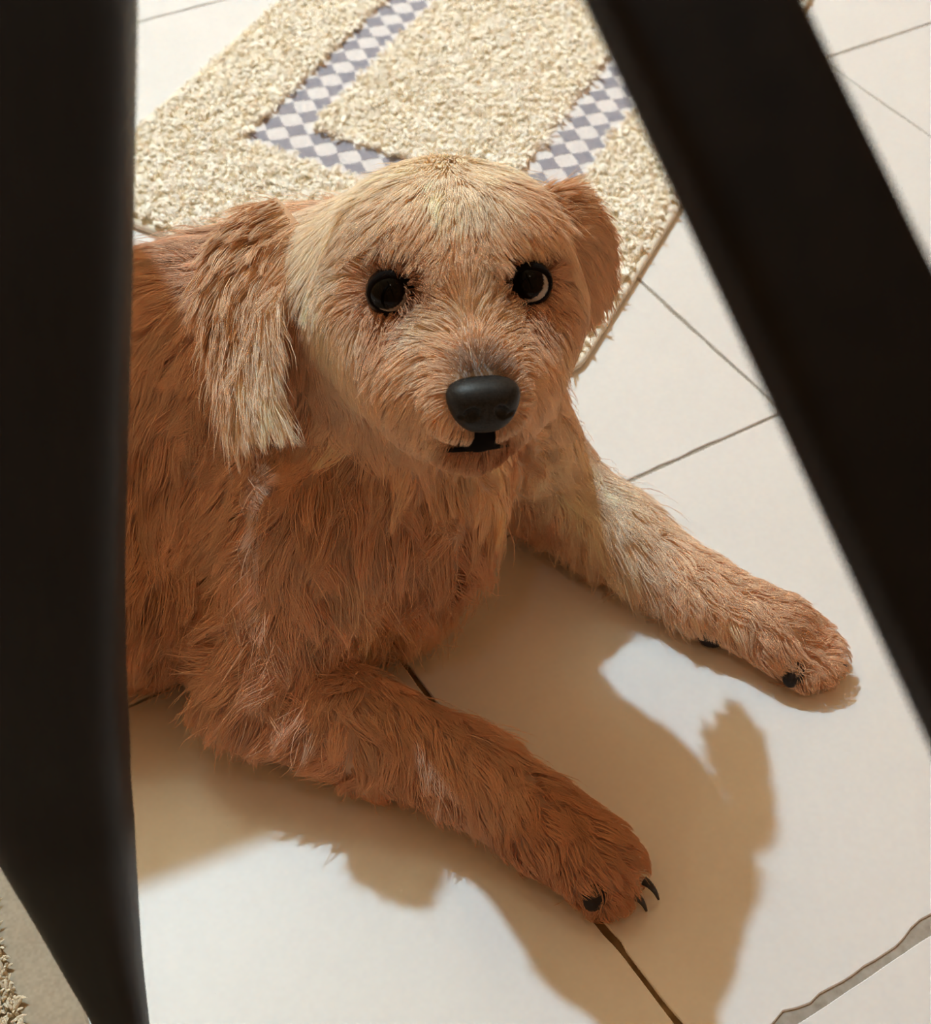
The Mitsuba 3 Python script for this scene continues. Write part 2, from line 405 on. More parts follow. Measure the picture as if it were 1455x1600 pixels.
EYES = [hd(-3.3, 0.62, 4.1), hd(3.3, 0.62, 4.1)]
NOSE = hd(0.1, -2.85, 10.0)
PHIL = hd(0.05, -4.55, 8.85)
CONES = [  # a, ra, b, rb (metres): tapered bones that melt into one body
    ((-.065, -.045, .098), .080, (-.195, -.048, .094), .075), ((-.195, -.048, .094), .075, (-.320, -.090, .094), .080),
    ((-.060, -.085, .055), .055, (-.190, -.112, .052), .058), ((-.190, -.112, .052), .058, (-.320, -.135, .06), .062),
    ((-.036, -.076, .082), .054, (-.060, -.060, .105), .072), ((-.040, -.086, .042), .038, (-.075, -.105, .050), .046),
    ((-.150, -.012, .130), .060, (-.085, -.012, .150), .064),
    ((-.330, -.165, .060), .050, (-.265, -.190, .030), .026), ((-.265, -.190, .030), .024, (-.320, -.200, .020), .018),
    ((-.350, -.020, .060), .050, (-.300, .045, .030), .026), ((-.300, .045, .030), .024, (-.350, .070, .020), .018),
    ((-.390, -.110, .100), .026, (-.460, -.150, .040), .012), ((-.460, -.150, .040), .012, (-.500, -.200, .018), .008),
    # near foreleg
    ((-.082, -.108, .105), .052, (-.103, -.172, .040), .030), ((-.103, -.174, .034), .027, (-.046, -.190, .031), .026), ((-.046, -.190, .031), .026, (.014, -.209, .027), .022),
    ((.014, -.209, .027), .022, (.052, -.235, .024), .020), ((.052, -.235, .024), .020, (.078, -.250, .022), .0195),
    # far foreleg
    ((.002, -.010, .105), .046, (.046, -.008, .040), .029), ((.046, -.010, .038), .028, (.090, -.035, .028), .024), ((.090, -.035, .028), .024, (.142, -.072, .021), .0185),
    ((.142, -.072, .021), .0185, (.184, -.093, .020), .0195),
    # neck
    ((-.075, -.032, .140), .068, (-.028, -.066, .225), .052), ((-.092, -.058, .150), .058, (-.062, -.074, .215), .042), ((-.100, -.052, .150), .052, (-.078, -.062, .212), .036),
]
for (x, y), (dx, dy) in (((.076, -.249), (.018, -.008)), ((.184, -.094), (.030, -.012))):        # four toes of each front paw
    for s, fw in ((-1.5, .72), (-.5, 1.0), (.5, 1.0), (1.5, .74)):
        n = unit([-dy, dx])
        a = np.array([x, y]) + n * s * .0068
        b = a + np.array([dx, dy]) * fw * .92 + n * s * .0018
        CONES.append(((*a, .019), .0105, (*b, .0105), .0092))
HEADC = [((0, .35, -.6), 4.75, (0, .3, 1.0), 4.5), ((-2.0, 1.3, .5), 3.15, (2.3, 1.3, .5), 3.3), ((0, 1.3, 2.4), 3.1, (0, .3, 3.8), 2.5),
         ((-3.2, -2.0, 1.0), 3.0, (-1.9, -3.4, 5.2), 2.6), ((3.5, -1.9, 1.0), 3.1, (1.9, -3.4, 5.2), 2.6), ((-2.6, -4.2, 1.6), 2.6, (-1.5, -5.2, 4.8), 2.0), ((2.6, -4.2, 1.6), 2.6, (1.4, -5.2, 4.8), 2.0),
         ((0, -.7, 4.0), 2.2, (0, -2.3, 8.3), 1.5), ((-1.0, -3.0, 5.6), 2.0, (-.8, -3.4, 8.5), 1.5), ((1.0, -3.0, 5.6), 2.0, (.8, -3.4, 8.5), 1.5),
         ((.6, -.5, -2.5), 3.4, (2.6, -1.0, -2.4), 3.3), ((0, -4.9, 2.2), 2.5, (0, -5.9, 6.3), 1.7)]
for a, ra, b, rb in HEADC:
    CONES.append((hd(*a), ra * .0094, hd(*b), rb * .0094))

H = 0.004
LO, HI = np.array([-.53, -.33, -.012]), np.array([.25, .14, .32])


def body_grid():
    ax = [np.arange(l, h, H, dtype=np.float32) for l, h in zip(LO, HI)]
    shape = tuple(map(len, ax))
    F = np.full(shape, 1.0, np.float32)
    for a, ra, b, rb in CONES:
        a, b = np.asarray(a, np.float32), np.asarray(b, np.float32)
        kk = min(0.024, 0.42 * min(ra, rb) + 0.003)
        pad = max(ra, rb) + 0.05
        lo = np.floor((np.minimum(a, b) - pad - LO) / H).astype(int).clip(0)
        hi = np.minimum(np.ceil((np.maximum(a, b) + pad - LO) / H).astype(int), shape)
        sl = tuple(slice(l, h) for l, h in zip(lo, hi))
        X, Y, Z = np.meshgrid(*(x[s] for x, s in zip(ax, sl)), indexing='ij')
        P = np.stack([X, Y, Z], -1) - a
        ab = b - a
        t = np.clip((P @ ab) / (ab @ ab), 0, 1)
        d = np.linalg.norm(P - t[..., None] * ab, axis=-1) - (ra + (rb - ra) * t)
        f = F[sl]
        h = np.clip(0.5 + 0.5 * (f - d) / kk, 0, 1)
        F[sl] = f * (1 - h) + d * h - kk * h * (1 - h)
    for e in EYES:                                          # eye sockets
        X, Y, Z = np.meshgrid(*ax, indexing='ij', sparse=True)
        d = np.sqrt((X - e[0]) ** 2 + (Y - e[1]) ** 2 + (Z - e[2]) ** 2) - 0.0125
        F[:] = np.where(np.abs(d) < .05, np.maximum(F, -d), F)
    Z = ax[2][None, None]
    F[:] = np.maximum(F, 0.0012 - Z)                         # lies flat on the floor
    return F


BODY = body_grid()
skin = surface_nets(BODY, LO, H)
trimesh.smoothing.filter_taubin(skin, lamb=0.5, nu=-0.53, iterations=12)


def sdf(p):
    q = ((np.asarray(p) - LO) / H).reshape(-1, 3).T
    return map_coordinates(BODY, q, order=1, mode='nearest').reshape(np.shape(p)[:-1])


def sdf_grad(p):
    e = 0.003
    g = np.stack([sdf(p + d) - sdf(p - d) for d in np.eye(3) * e], -1)
    return unit(g)


#GUIDES-BEGIN
# coat: where on the skin (mm), which way the hair lies (x100), its length (mm), lift (x100), colour
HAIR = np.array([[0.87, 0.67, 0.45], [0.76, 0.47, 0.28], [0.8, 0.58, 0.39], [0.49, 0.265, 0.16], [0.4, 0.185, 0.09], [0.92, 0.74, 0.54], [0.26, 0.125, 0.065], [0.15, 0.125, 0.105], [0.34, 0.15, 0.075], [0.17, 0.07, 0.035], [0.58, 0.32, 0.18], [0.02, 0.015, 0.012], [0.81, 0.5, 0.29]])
GUIDES = np.array([
    [-20,-57,291,8,-87,49,16,40,0], [-37,-64,290,-91,-39,-16,18,40,0], [-54,-75,285,-76,-45,-47,21,35,0], [-66,-80,272,-45,-57,-69,24,30,0],
    [-72,-90,261,-43,-18,-89,22,26,5], [-74,-101,251,-12,-70,-70,18,22,5], [-3,-62,292,95,-32,0,16,40,0], [12,-76,293,93,0,-38,19,35,1], [25,-82,285,66,-30,-68,21,32,1],
    [33,-88,271,23,-64,-73,23,30,2], [36,-99,262,37,-44,-82,22,30,2], [-18,-99,301,-6,-100,-7,15,30,0], [-7,-99,300,33,-93,-14,15,30,0], [-30,-108,296,-56,-67,-48,14,25,12],
    [-45,-104,290,-72,-31,-62,17,25,2], [-11,-117,294,8,-82,-57,12,22,1], [-22,-120,291,-57,-55,-61,11,22,12], [5,-105,295,76,-31,-57,14,25,12],
    [0,-118,290,62,-46,-64,11,22,12], [20,-97,284,65,-4,-76,14,25,1], [-56,-107,277,-58,5,-81,18,25,2], [-62,-110,265,-55,13,-82,16,25,5], [-10,-128,286,-8,80,60,10,25,12],
    [-18,-133,280,-47,67,57,9,25,12], [-1,-131,282,2,76,65,10,30,2], [7,-127,278,41,86,31,9,30,2], [-3,-142,275,-7,92,40,11,30,2], [-14,-146,272,-83,54,-15,13,30,2],
    [-23,-143,268,-83,28,-48,15,25,5], [9,-137,270,41,91,-5,11,30,2], [-2,-157,271,-6,99,15,8,28,1], [-10,-159,269,-76,58,-30,10,28,1], [7,-154,268,46,82,-34,9,28,1],
    [1,-167,268,-6,96,27,4,30,7], [-3,-168,268,-59,78,20,4,30,7], [5,-167,267,41,91,5,4,30,7], [-26,-156,259,-75,-37,-54,15,28,1], [-40,-151,251,-42,-45,-79,17,28,1],
    [-54,-132,251,-13,-61,-78,14,25,2], [-66,-121,240,-8,-18,-98,17,22,5], [-65,-122,218,59,-36,-72,19,24,2], [-50,-140,218,64,-42,-65,20,28,1],
    [-31,-166,240,-28,2,-96,15,25,1], [-16,-177,250,-30,22,-93,9,22,1], [-14,-172,260,-70,10,-71,8,25,1], [-16,-169,223,-15,11,-98,10,25,12],
    [-37,-111,164,-5,-12,-99,19,30,1], [-61,-117,180,-15,-3,-99,23,30,1], [23,-147,257,66,-38,-65,13,28,1], [31,-148,243,34,12,-93,16,30,1], [23,-160,249,35,37,-86,9,25,1],
    [26,-155,230,19,39,-90,11,28,1], [38,-38,104,29,2,-96,16,30,2], [34,-130,251,47,-30,-83,17,30,2], [-41,-117,280,-4,-50,86,5,25,4], [-50,-114,275,-96,27,-11,9,30,1],
    [-32,-122,282,45,-10,89,5,25,6], [-56,-119,261,-76,11,-64,10,25,1], [-47,-129,257,-16,-99,-1,9,20,4], [-39,-136,260,-10,-100,2,9,20,4],
    [-29,-138,266,-49,-39,-78,7,20,3], [-25,-132,277,44,-68,-59,6,25,6], [-24,-127,283,38,-77,-51,8,25,4], [20,-98,277,10,-38,92,5,25,4], [12,-106,277,70,64,31,5,25,6],
    [10,-124,274,-22,-97,-9,6,25,6], [31,-103,265,76,-35,-54,8,25,3], [25,-125,260,23,-90,-36,9,20,6], [18,-129,265,6,-89,-44,8,20,4], [29,-115,260,36,-92,-16,9,20,4],
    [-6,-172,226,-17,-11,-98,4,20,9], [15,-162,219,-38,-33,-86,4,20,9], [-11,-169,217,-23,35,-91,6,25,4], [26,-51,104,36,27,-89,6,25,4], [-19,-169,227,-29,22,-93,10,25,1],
    [1,-88,131,-2,-70,-72,9,30,2], [12,-74,118,18,-72,-67,9,30,2], [6,-86,124,8,-78,-62,12,35,1], [6,-87,122,8,-76,-65,20,40,1], [-9,-99,133,-12,-63,-77,22,40,1],
    [24,-54,92,-31,-48,-82,21,40,1], [-60,-126,152,-12,-74,-67,26,33,3], [-85,-115,185,-9,-12,-99,20,25,4], [-87,-110,213,0,-21,-98,14,15,4],  # last row and next: shade between ear and head put into darker neck hair
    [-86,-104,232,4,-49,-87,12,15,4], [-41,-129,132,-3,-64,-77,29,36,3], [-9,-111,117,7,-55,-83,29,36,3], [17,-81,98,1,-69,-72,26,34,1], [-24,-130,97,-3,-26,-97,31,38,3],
    [-52,-148,109,10,-16,-98,30,36,1], [0,-118,85,12,1,-99,30,38,3], [16,-93,80,-25,-62,-75,26,34,3], [-42,-143,58,6,7,-100,30,38,1], [-25,-133,53,11,18,-98,28,38,1],
    [-69,-166,93,-10,-40,-91,29,36,3], [-53,-136,20,-74,18,-65,24,30,3], [-94,-133,149,-19,-80,-57,25,30,3], [-109,-148,122,-20,-49,-85,26,30,3],
    [-88,-161,114,14,-52,-84,28,34,3], [-128,-129,122,-25,-38,-89,26,30,3], [-126,-154,92,-35,-29,-89,27,32,4], [-100,-178,84,-69,-31,-66,26,33,3],
    [-168,-44,182,-65,-69,-32,25,28,3], [-182,-20,182,-92,-13,-37,24,30,3], [-165,-84,165,-27,-85,-46,26,28,3], [-152,-62,181,-43,-70,-58,24,28,3],
    [-153,-12,192,-89,32,-33,22,30,3], [-124,21,193,-95,-14,-28,20,32,1], [-138,1,196,-93,-19,-31,20,30,3], [-104,21,202,-95,-10,-30,18,30,1],
    [-147,-98,158,-37,-49,-79,26,28,3], [-162,-113,139,-32,-56,-76,26,28,4], [-143,-118,128,-27,-48,-84,26,28,3], [-160,-140,106,-27,-78,-57,26,28,4],
    [-158,-163,78,-36,-52,-78,25,28,4], [-154,-167,46,-49,-11,-86,23,28,4], [-120,-178,70,-69,20,-69,25,33,3], [-126,-188,51,-60,29,-74,22,30,3],
    [-99,-194,62,-59,-53,-61,24,32,3], [-122,-196,26,-71,68,-20,19,28,3], [-91,-206,35,-49,2,-87,21,28,3], [-65,-203,52,-24,-71,-66,24,32,3],
    [-71,-208,20,-84,50,-20,18,26,4], [-33,-205,53,19,-85,-49,21,30,3], [-44,-218,37,-13,-19,-97,19,28,4], [-6,-211,49,51,-82,-27,19,28,3], [-17,-197,52,38,-93,-4,18,28,3],
    [-24,-220,36,14,-33,-93,17,26,4], [21,-223,47,59,-72,-36,17,28,3], [9,-231,35,36,-48,-80,16,26,3], [44,-240,43,66,-74,-9,14,28,8], [36,-248,30,48,-64,-61,14,26,8],
    [66,-248,41,80,-55,-24,12,28,8], [58,-260,29,57,-45,-69,11,25,8], [79,-259,37,85,-43,-31,9,25,8], [76,-270,21,64,-25,-73,7,25,8], [96,-260,21,61,14,-78,7,25,8],
    [43,-39,78,37,14,-92,22,30,5], [57,-34,62,55,-19,-81,22,30,5], [45,-41,48,24,-12,-96,20,28,3], [62,-47,35,36,-33,-87,20,28,2], [71,-41,51,55,-73,-41,23,30,5],
    [88,-60,36,48,-46,-75,23,30,5], [101,-50,48,89,-35,-30,19,28,2], [117,-72,36,56,-68,-47,21,30,1], [104,-69,26,47,-32,-83,22,30,2], [131,-65,41,83,-56,-7,16,28,1],
    [132,-86,30,59,-63,-50,17,28,1], [152,-82,38,87,-47,-18,14,28,1], [151,-96,24,59,-38,-71,13,26,1], [172,-86,37,95,-32,0,12,28,10], [173,-106,28,66,-70,-27,14,28,10],
    [192,-97,35,89,0,-45,11,28,10], [193,-113,22,76,-37,-54,9,26,10], [211,-102,21,92,-9,-37,8,26,10], [-27,-131,276,81,-41,41,4,30,9], [-29,-135,269,60,-78,18,4,30,9],
    [-35,-134,262,-63,-78,-1,5,30,3], [-43,-130,258,-16,-91,38,5,30,3], [-50,-124,259,-64,-76,-11,5,30,3], [-53,-118,263,-100,-1,-9,5,30,3], [-51,-115,270,-78,2,62,5,30,3],
    [-45,-115,276,-11,-46,88,4,30,9], [-37,-119,280,-90,39,18,4,30,9], [-30,-126,280,57,-26,78,4,30,9], [34,-101,263,59,66,-47,5,30,3], [32,-109,260,84,-14,-53,5,30,3],
    [26,-118,260,49,-75,45,5,30,3], [18,-123,264,92,-14,-37,5,30,3], [11,-128,273,-52,-84,12,4,30,9], [8,-125,279,-74,-56,37,4,30,9], [10,-110,277,-24,79,-56,4,30,9],
    [16,-102,277,-52,-65,55,4,30,9], [24,-93,271,21,29,93,4,30,9], [31,-97,269,51,85,-14,5,30,3]], float)
#GUIDES-END
tag('dog', 'small shaggy apricot dog lying on the tiles with its front legs stretched out, looking up', 'dog')
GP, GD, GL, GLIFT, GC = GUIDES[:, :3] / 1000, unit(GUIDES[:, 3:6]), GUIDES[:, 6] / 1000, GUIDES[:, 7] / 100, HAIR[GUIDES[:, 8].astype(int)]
GN = sdf_grad(GP)
GTREE = cKDTree(GP)


def coat_at(p, n):
    """Lie, length, lift and colour of the coat at points p with normals n, from the nearest guides."""
    d, i = GTREE.query(p, k=7)
    facing = np.clip((GN[i] * n[:, None]).sum(-1), 0.03, 1)
    w = facing / (d ** 2 + 0.004 ** 2) ** 1.6
    w0 = np.full((len(p), 1), 1 / (0.040 ** 2) ** 1.6)
    back = np.tile([[-.75, .10, -.5]], (len(p), 1))
    W = np.concatenate([w, w0], 1)
    W /= W.sum(1, keepdims=True)
    mixv = lambda g, g0: (W[:, :7, None] * g[i]).sum(1) + W[:, 7:] * g0
    lie = mixv(GD, unit(back))
    lie = unit(lie - (lie * n).sum(1, keepdims=True) * n)
    return lie, mixv(GL[:, None], 0.024)[:, 0], mixv(GLIFT[:, None], 0.28)[:, 0], mixv(GC, HAIR[3])


def strands(root, n, lie, length, lift, col, r, per_clump=16, pull=0.6, ruffle=0.22, k=5, radius=0.00021, body=True, fall=0.30, curl=0.055, lock=0.06):
    """Hair grown from the roots: it leaves along lift, bends to its lie, and gathers in locks."""
    m = len(root)
    nc = max(8, m // per_clump)
    ci = r.choice(m, nc, replace=False)
    _, c = cKDTree(root[ci]).query(root)
    cj = r.normal(0, 1, (nc, 3))
    cl = r.normal(0, 1, nc)
    cc = r.normal(0, 1, nc)
    t = np.linspace(0, 1, k)
    ruffle, pull, curl = np.broadcast_to(ruffle, m), np.broadcast_to(pull, m), np.broadcast_to(curl, m)
    down = np.array([0, 0, -1.0])

    def path(o, nn, dd, L, lf, jit, rf):
        dd = dd + rf[:, None] * jit
        dd = unit(dd - (dd * nn).sum(1, keepdims=True) * nn)
        a = unit(dd * (1 - lf[:, None]) + nn * lf[:, None])
        g = down - (down @ nn.T)[:, None] * nn
        b = unit(dd + fall * g - (0.06 if body else -0.10) * nn)
        P = [o - nn * 0.001]
        for s in t[1:]:
            P.append(P[-1] + unit(a * (1 - s) + b * s) * (L / (k - 1))[:, None])
        return np.stack(P, 1)
    fly = r.random(m) < 0.035                                  # single hairs that stand off the coat
    L = length * np.clip(1 + 0.16 * cl[c] + r.normal(0, 0.10, m), 0.45, 1.5) * np.where(fly, 1.2, 1)
    lift = np.where(fly, np.minimum(lift * 2.0, .6), lift)
    pull = np.where(fly, pull * .25, pull)
    own = path(root, n, lie, L, np.clip(lift + r.normal(0, .06, m), .04, .8), 0.45 * r.normal(0, 1, (m, 3)) + 0.8 * cj[c], ruffle)
    core = path(root[ci], n[ci], lie[ci], length[ci] * np.clip(1 + 0.16 * cl, .5, 1.5), np.clip(lift[ci] + 0.07 * cj[:, 0], .05, .8), 0.9 * cj, ruffle[ci])
    amt = (pull * np.clip(r.normal(1, .25, m), 0.2, 1.25))[:, None, None] * (t ** 1.3)[None, :, None]
    P = own * (1 - amt) + core[c] * amt
    wave = np.sin(t[None] * (2.2 + 2.5 * r.random(nc)[c][:, None]) + 6.28 * r.random(nc)[c][:, None])[..., None] * (t ** 1.2)[None, :, None]
    P += wave * (np.cross(lie, n) * (L * curl)[:, None])[:, None]
    if body:
        for _ in range(2):
            q = P[:, 1:]
            s = sdf(q)
            need = (0.0012 + 0.0030 * t[1:])[None] - s
            q += np.where(need > 0, need, 0)[..., None] * sdf_grad(q)
    P[:, 1:, 2] = np.maximum(P[:, 1:, 2], 0.0008)
    tone = np.clip(1 + lock * cc[c] + r.normal(0, .05, m), .55, 1.45)
    rad = radius * np.clip(r.normal(1, .2, m), .5, 1.6)[:, None] * np.array([.8, 1.0, .95, .7, 0])[None]
    return P, rad, np.clip(col ** np.array([.46, .58, .64]) * tone[:, None], 0.005, 0.96)


def coat(key, P, w, up, col):
    blades(key, P, w, up, 'm_hair', col)


def sample_surface(m, count, weight, r):
    area = m.area_faces * weight
    f = r.choice(len(area), count, p=area / area.sum())
    a, b = r.random((2, count))
    s = np.sqrt(a)
    tri = m.triangles[f]
    return tri[:, 0] * (1 - s)[:, None] + tri[:, 1] * (s * (1 - b))[:, None] + tri[:, 2] * (s * b)[:, None]


PADS = [([0.0783, -0.2688, 0.0185], [0.0062, 0.0085, 0.0085], (0.92, -0.38)), ([0.1911, -0.1166, 0.0127], [0.006, 0.0085, 0.0085], (0.93, -0.37)), ([0.1462, -0.0906, 0.008], [0.008, 0.006, 0.007], (0.88, -0.47))]
CLAWS = [[[0.1035, -0.255, 0.012], [0.1082, -0.2578, 0.01], [0.1121, -0.2596, 0.003]], [[0.0992, -0.2623, 0.009], [0.103, -0.2641, 0.007], [0.1059, -0.2661, 0.002]], [[0.2167, -0.1017, 0.012], [0.2213, -0.1034, 0.01], [0.2255, -0.104, 0.003]]]
BODY_HAIRS, EAR_HAIRS = 140000, 13000
hr = np.random.default_rng(77)
fc = skin.triangles_center
seen = (skin.face_normals * unit(EYE - fc)).sum(1)
wgt = np.where(fc[:, 0] < -.235, .22, np.where(seen > -.25, 1.0, .35)) * np.where(np.linalg.norm(fc - HEAD - 0.03 * HF, axis=1) < .095, 1.9, 1.0)
wgt *= np.where(fc[:, 2] < .003, .05, 1)
p = sample_surface(skin, BODY_HAIRS, wgt, hr)
n = sdf_grad(p)
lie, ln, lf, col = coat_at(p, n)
lf = lf * np.where(np.linalg.norm(p - HEAD - 0.03 * HF, axis=1) < .11, .62, .95)
ln = ln * np.where(np.linalg.norm(p - HEAD - 0.03 * HF, axis=1) < .11, 1.0, 1.12)
keep = np.ones(len(p), bool)
for e in EYES:
    keep &= np.linalg.norm(p - e, axis=1) > .0104
keep &= (np.linalg.norm(p - NOSE, axis=1) > .0135) & (np.linalg.norm(p - PHIL, axis=1) > .0080)
p, n, lie, ln, lf, col = (x[keep] for x in (p, n, lie, ln, lf, col))
head = np.linalg.norm(p - HEAD - 0.03 * HF, axis=1) < .088
calm = np.clip((-.13 - p[:, 0]) / .05, 0, 1)
parts = []
limb = ~head & (p[:, 2] < .062) & (p[:, 0] > -.03)
rest = ~head & ~limb
for m, kw in ((head, dict(ruffle=.11, pull=.34, curl=.04, per_clump=14)), (limb, dict(ruffle=.30, pull=.62, curl=.09, per_clump=16, lock=.07)), (rest, dict(ruffle=.42 - .24 * calm[rest], pull=.84 - .36 * calm[rest], curl=.13 - .08 * calm[rest], per_clump=38, lock=.10))):
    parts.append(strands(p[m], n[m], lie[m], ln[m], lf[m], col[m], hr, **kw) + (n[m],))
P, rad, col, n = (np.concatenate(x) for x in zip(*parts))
for e in EYES:                                                # no hair across the eyes
    a = unit(EYE - e)
    v = P - e
    f = (v @ a)
    off = np.linalg.norm(v - f[..., None] * a, axis=-1)
    ok = ~((f > 0.002) & (f < .05) & (off < .0066)).any(1)
    P, rad, col, n = P[ok], rad[ok], col[ok], n[ok]
a = HF
v = P - NOSE
f = v @ a
ok = ~((f > -.004) & (np.linalg.norm(v - f[..., None] * a, axis=-1) < .0115)).any(1)
P, rad, col, n = P[ok], rad[ok], col[ok], n[ok]
bare = np.vstack([[c for c, _, _ in PADS], [x for q in CLAWS for x in q[1:]]])
ok = (cKDTree(bare).query(P[:, 1:].reshape(-1, 3))[0].reshape(len(P), -1) > .0042).all(1)
P, rad, col, n = P[ok], rad[ok], col[ok], n[ok]
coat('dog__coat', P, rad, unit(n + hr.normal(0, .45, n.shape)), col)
tag('dog__coat', 'shaggy apricot coat, blond on the crown and rusty on the body', kind='stuff')
_, _, _, sc = coat_at(np.array(skin.vertices), sdf_grad(np.array(skin.vertices)))
add('dog__body', skin, 'm_skin', True, color=np.clip(sc, .02, 1) ** 0.6 * 0.85)


def ear_frame(pts, wid, nrm, w, n=26):
    """The ear's centre line, width axis, outward axis and half widths, refined to n sections."""
    t, q = np.linspace(0, 1, len(pts)), np.linspace(0, 1, n)
    from scipy.interpolate import CubicSpline
    c = CubicSpline(t, np.asarray(pts, float))(q)
    a = unit(np.stack([np.interp(q, t, np.asarray(wid, float)[:, d]) for d in range(3)], 1))
    tt = unit(np.gradient(c, axis=0))
    a = unit(a - (a * tt).sum(1, keepdims=True) * tt)
    b = np.cross(tt, a)
    if (b[n // 2] @ np.asarray(nrm, float)) < 0:
        b = -b
    return c, a, b, np.interp(q, t, w)


R3 = CAM[:, 0]
EAR_N = ear_frame([[-0.0909, -0.0609, 0.254], [-0.1038, -0.0775, 0.251], [-0.1107, -0.0944, 0.241], [-0.1099, -0.1111, 0.228], [-0.1068, -0.126, 0.215], [-0.1023, -0.1376, 0.204]],
                  [(-.8, .4, .45), (-.82, .5, .3), (-.82, .56, .1), (-.82, .56, 0), (-.82, .56, 0), (-.82, .56, 0)], (-.3, -.85, .3), [.016, .0210, .0200, .0170, .0145, .0125])
EAR_F = ear_frame([[0.0229, -0.0613, 0.268], [0.0387, -0.0565, 0.266], [0.0499, -0.0472, 0.246], [0.0557, -0.0432, 0.226], [0.059, -0.0386, 0.206]],
                  [(.1, .2, 1), (.2, .75, .6), (.35, .9, .2), (.4, .9, 0), (.45, .9, 0)], (.9, -.35, .2), [.010, .013, .018, .019, .015])
for key, e in (('dog__ear', EAR_N), ('dog__ear_001', EAR_F)):
    em = loft(e[0], e[1], e[2], e[3], np.full(len(e[0]), .0026), 24)
    add(key, em, 'm_skin', True, color=np.tile([[0.66, 0.42, 0.26]], (26 * 24 + 2, 1)))
    q = np.linspace(0, 1, 26)
    u = np.interp(hr.random(EAR_HAIRS), np.cumsum(e[3] + .004) / np.sum(e[3] + .004), q)
    x = np.sin(hr.uniform(-1.45, 1.45, EAR_HAIRS)) * .98
    y = np.where(hr.random(EAR_HAIRS) < .72, 1.0, -1.0)
    f = lambda g: np.stack([np.interp(u, q, g[:, d]) for d in range(3)], 1)
    ce, ea, eb, ew = f(e[0]), unit(f(e[1])), unit(f(e[2])), np.interp(u, q, e[3])
    tt = unit(f(np.gradient(e[0], axis=0)))
    h = np.sqrt(1 - x ** 2)
    p = ce + ea * (x * ew)[:, None] + eb * (y * .0026 * h)[:, None]
    n = unit(eb * (y * (.35 + .65 * h))[:, None] + ea * x[:, None] * .8)
    lie = unit(tt + 0.10 * x[:, None] * ea)
    lie = unit(lie - (lie * n).sum(1, keepdims=True) * n)
    if key == 'dog__ear':
        c0, c1 = np.array([.66, .40, .23]), np.array([.93, .74, .55])
        col = c0 + (c1 - c0) * np.clip((u - .30) * 1.2 - 0.30 * x, 0, 1)[:, None]
    else:
        col = np.array([.52, .285, .15]) + np.outer(np.clip(.25 - u, 0, 1), [.3, .3, .2])
    P, rad, col = strands(p, n, lie, 0.017 + (0.007 if key == 'dog__ear' else -0.003) * u, np.full(len(p), .24), col, hr, per_clump=22, pull=.7, body=False, fall=.1)
    coat(key + '__fur', P, rad, unit(n + hr.normal(0, .45, n.shape)), col)
    tag(key + '__fur', 'long wavy hair of the ear', kind='stuff')

for k, c in enumerate(EYES):
    m = trimesh.creation.icosphere(4, 0.0108)
    n = m.vertices / 0.0108
    look = unit(EYE - c + np.array([-.16, 0, 0.10]))
    ang = np.degrees(np.arccos(np.clip(n @ look, -1, 1)))
    ax = unit(unit(EYE - c) + 0.35 * HF)
    lid = np.degrees(np.arccos(np.clip(n @ ax, -1, 1)))[:, None] > 49
    col = np.where(lid, [0.004, 0.003, 0.0025], np.where(ang[:, None] < 30, [0.002, 0.0015, 0.001], np.where(ang[:, None] < 50, [0.005, 0.0022, 0.0012], [0.36, 0.31, 0.27])))
    m.apply_translation(c)
    key = 'dog__eye' + ('_001' if k else '')
    add(key, m, 'm_eye', True, color=col, label='dark brown glossy eye')
    u = unit(np.cross(HU, ax))
    v = np.cross(ax, u)
    q = np.linspace(0, 2 * np.pi, 49)
    inner = 1 if k == 0 else -1                                # the corner towards the nose is drawn out and low
    cx = np.cos(q) * (0.0085 + 0.0016 * np.clip(np.cos(q) * inner, 0, 1) ** 3)
    cy = np.sin(q) * 0.0077 - 0.0016 * np.clip(np.cos(q) * inner, 0, 1) ** 2
    ring = c + ax * (0.0066 - 0.0016 * np.abs(np.cos(q)) ** 2)[:, None] + np.outer(cx, u) + np.outer(cy, v)
    add(key + '__eyelid', tube(ring, 0.0017 + 0.0006 * np.sin(q), 12), 'm_black_skin', 60, label='black eyelid rim')

# nose: a rounded wedge, wide above, with two comma nostrils and a groove
g = np.arange(-.026, .0261, .0008)
X, Y, Z = np.meshgrid(g, g, g, indexing='ij')                   # x to the right, y up, z forward
wide = 0.0162 + 0.30 * np.clip(Y, -.014, .008)
f = (np.abs(X / wide) ** 2.6 + np.abs((Y + .0010) / .0125) ** 2.5 + np.abs((Z + .002) / .0118) ** 2.3) ** (1 / 2.4) - 1
f = f * 0.0105
for sx in (-1, 1):
    d = np.sqrt(((X - sx * .0072) / 1.15) ** 2 + (Y + .0012 + sx * X * .30 - .002) ** 2 + (Z - .0095) ** 2) - .0034
    d2 = np.sqrt((X - sx * .0118) ** 2 + ((Y + .0030) / .7) ** 2 + (Z - .0070) ** 2) - .0024
    f = np.maximum(f, -np.minimum(d, d2))
groove = np.sqrt(X ** 2 + (Z - .0102) ** 2) - .0011
f = np.where(Y < .003, np.maximum(f, -groove), f)
nm = surface_nets(f.astype(np.float32), np.full(3, -.026), .0008)
trimesh.smoothing.filter_taubin(nm, iterations=6)
nv = np.array(nm.vertices)
nm = trimesh.Trimesh(NOSE + 0.94 * (np.outer(nv[:, 0], HR) + np.outer(nv[:, 1], HU) + np.outer(nv[:, 2], HF)), nm.faces, process=False)
add('dog__nose', nm, 'm_nose', True, label='black leathery nose')
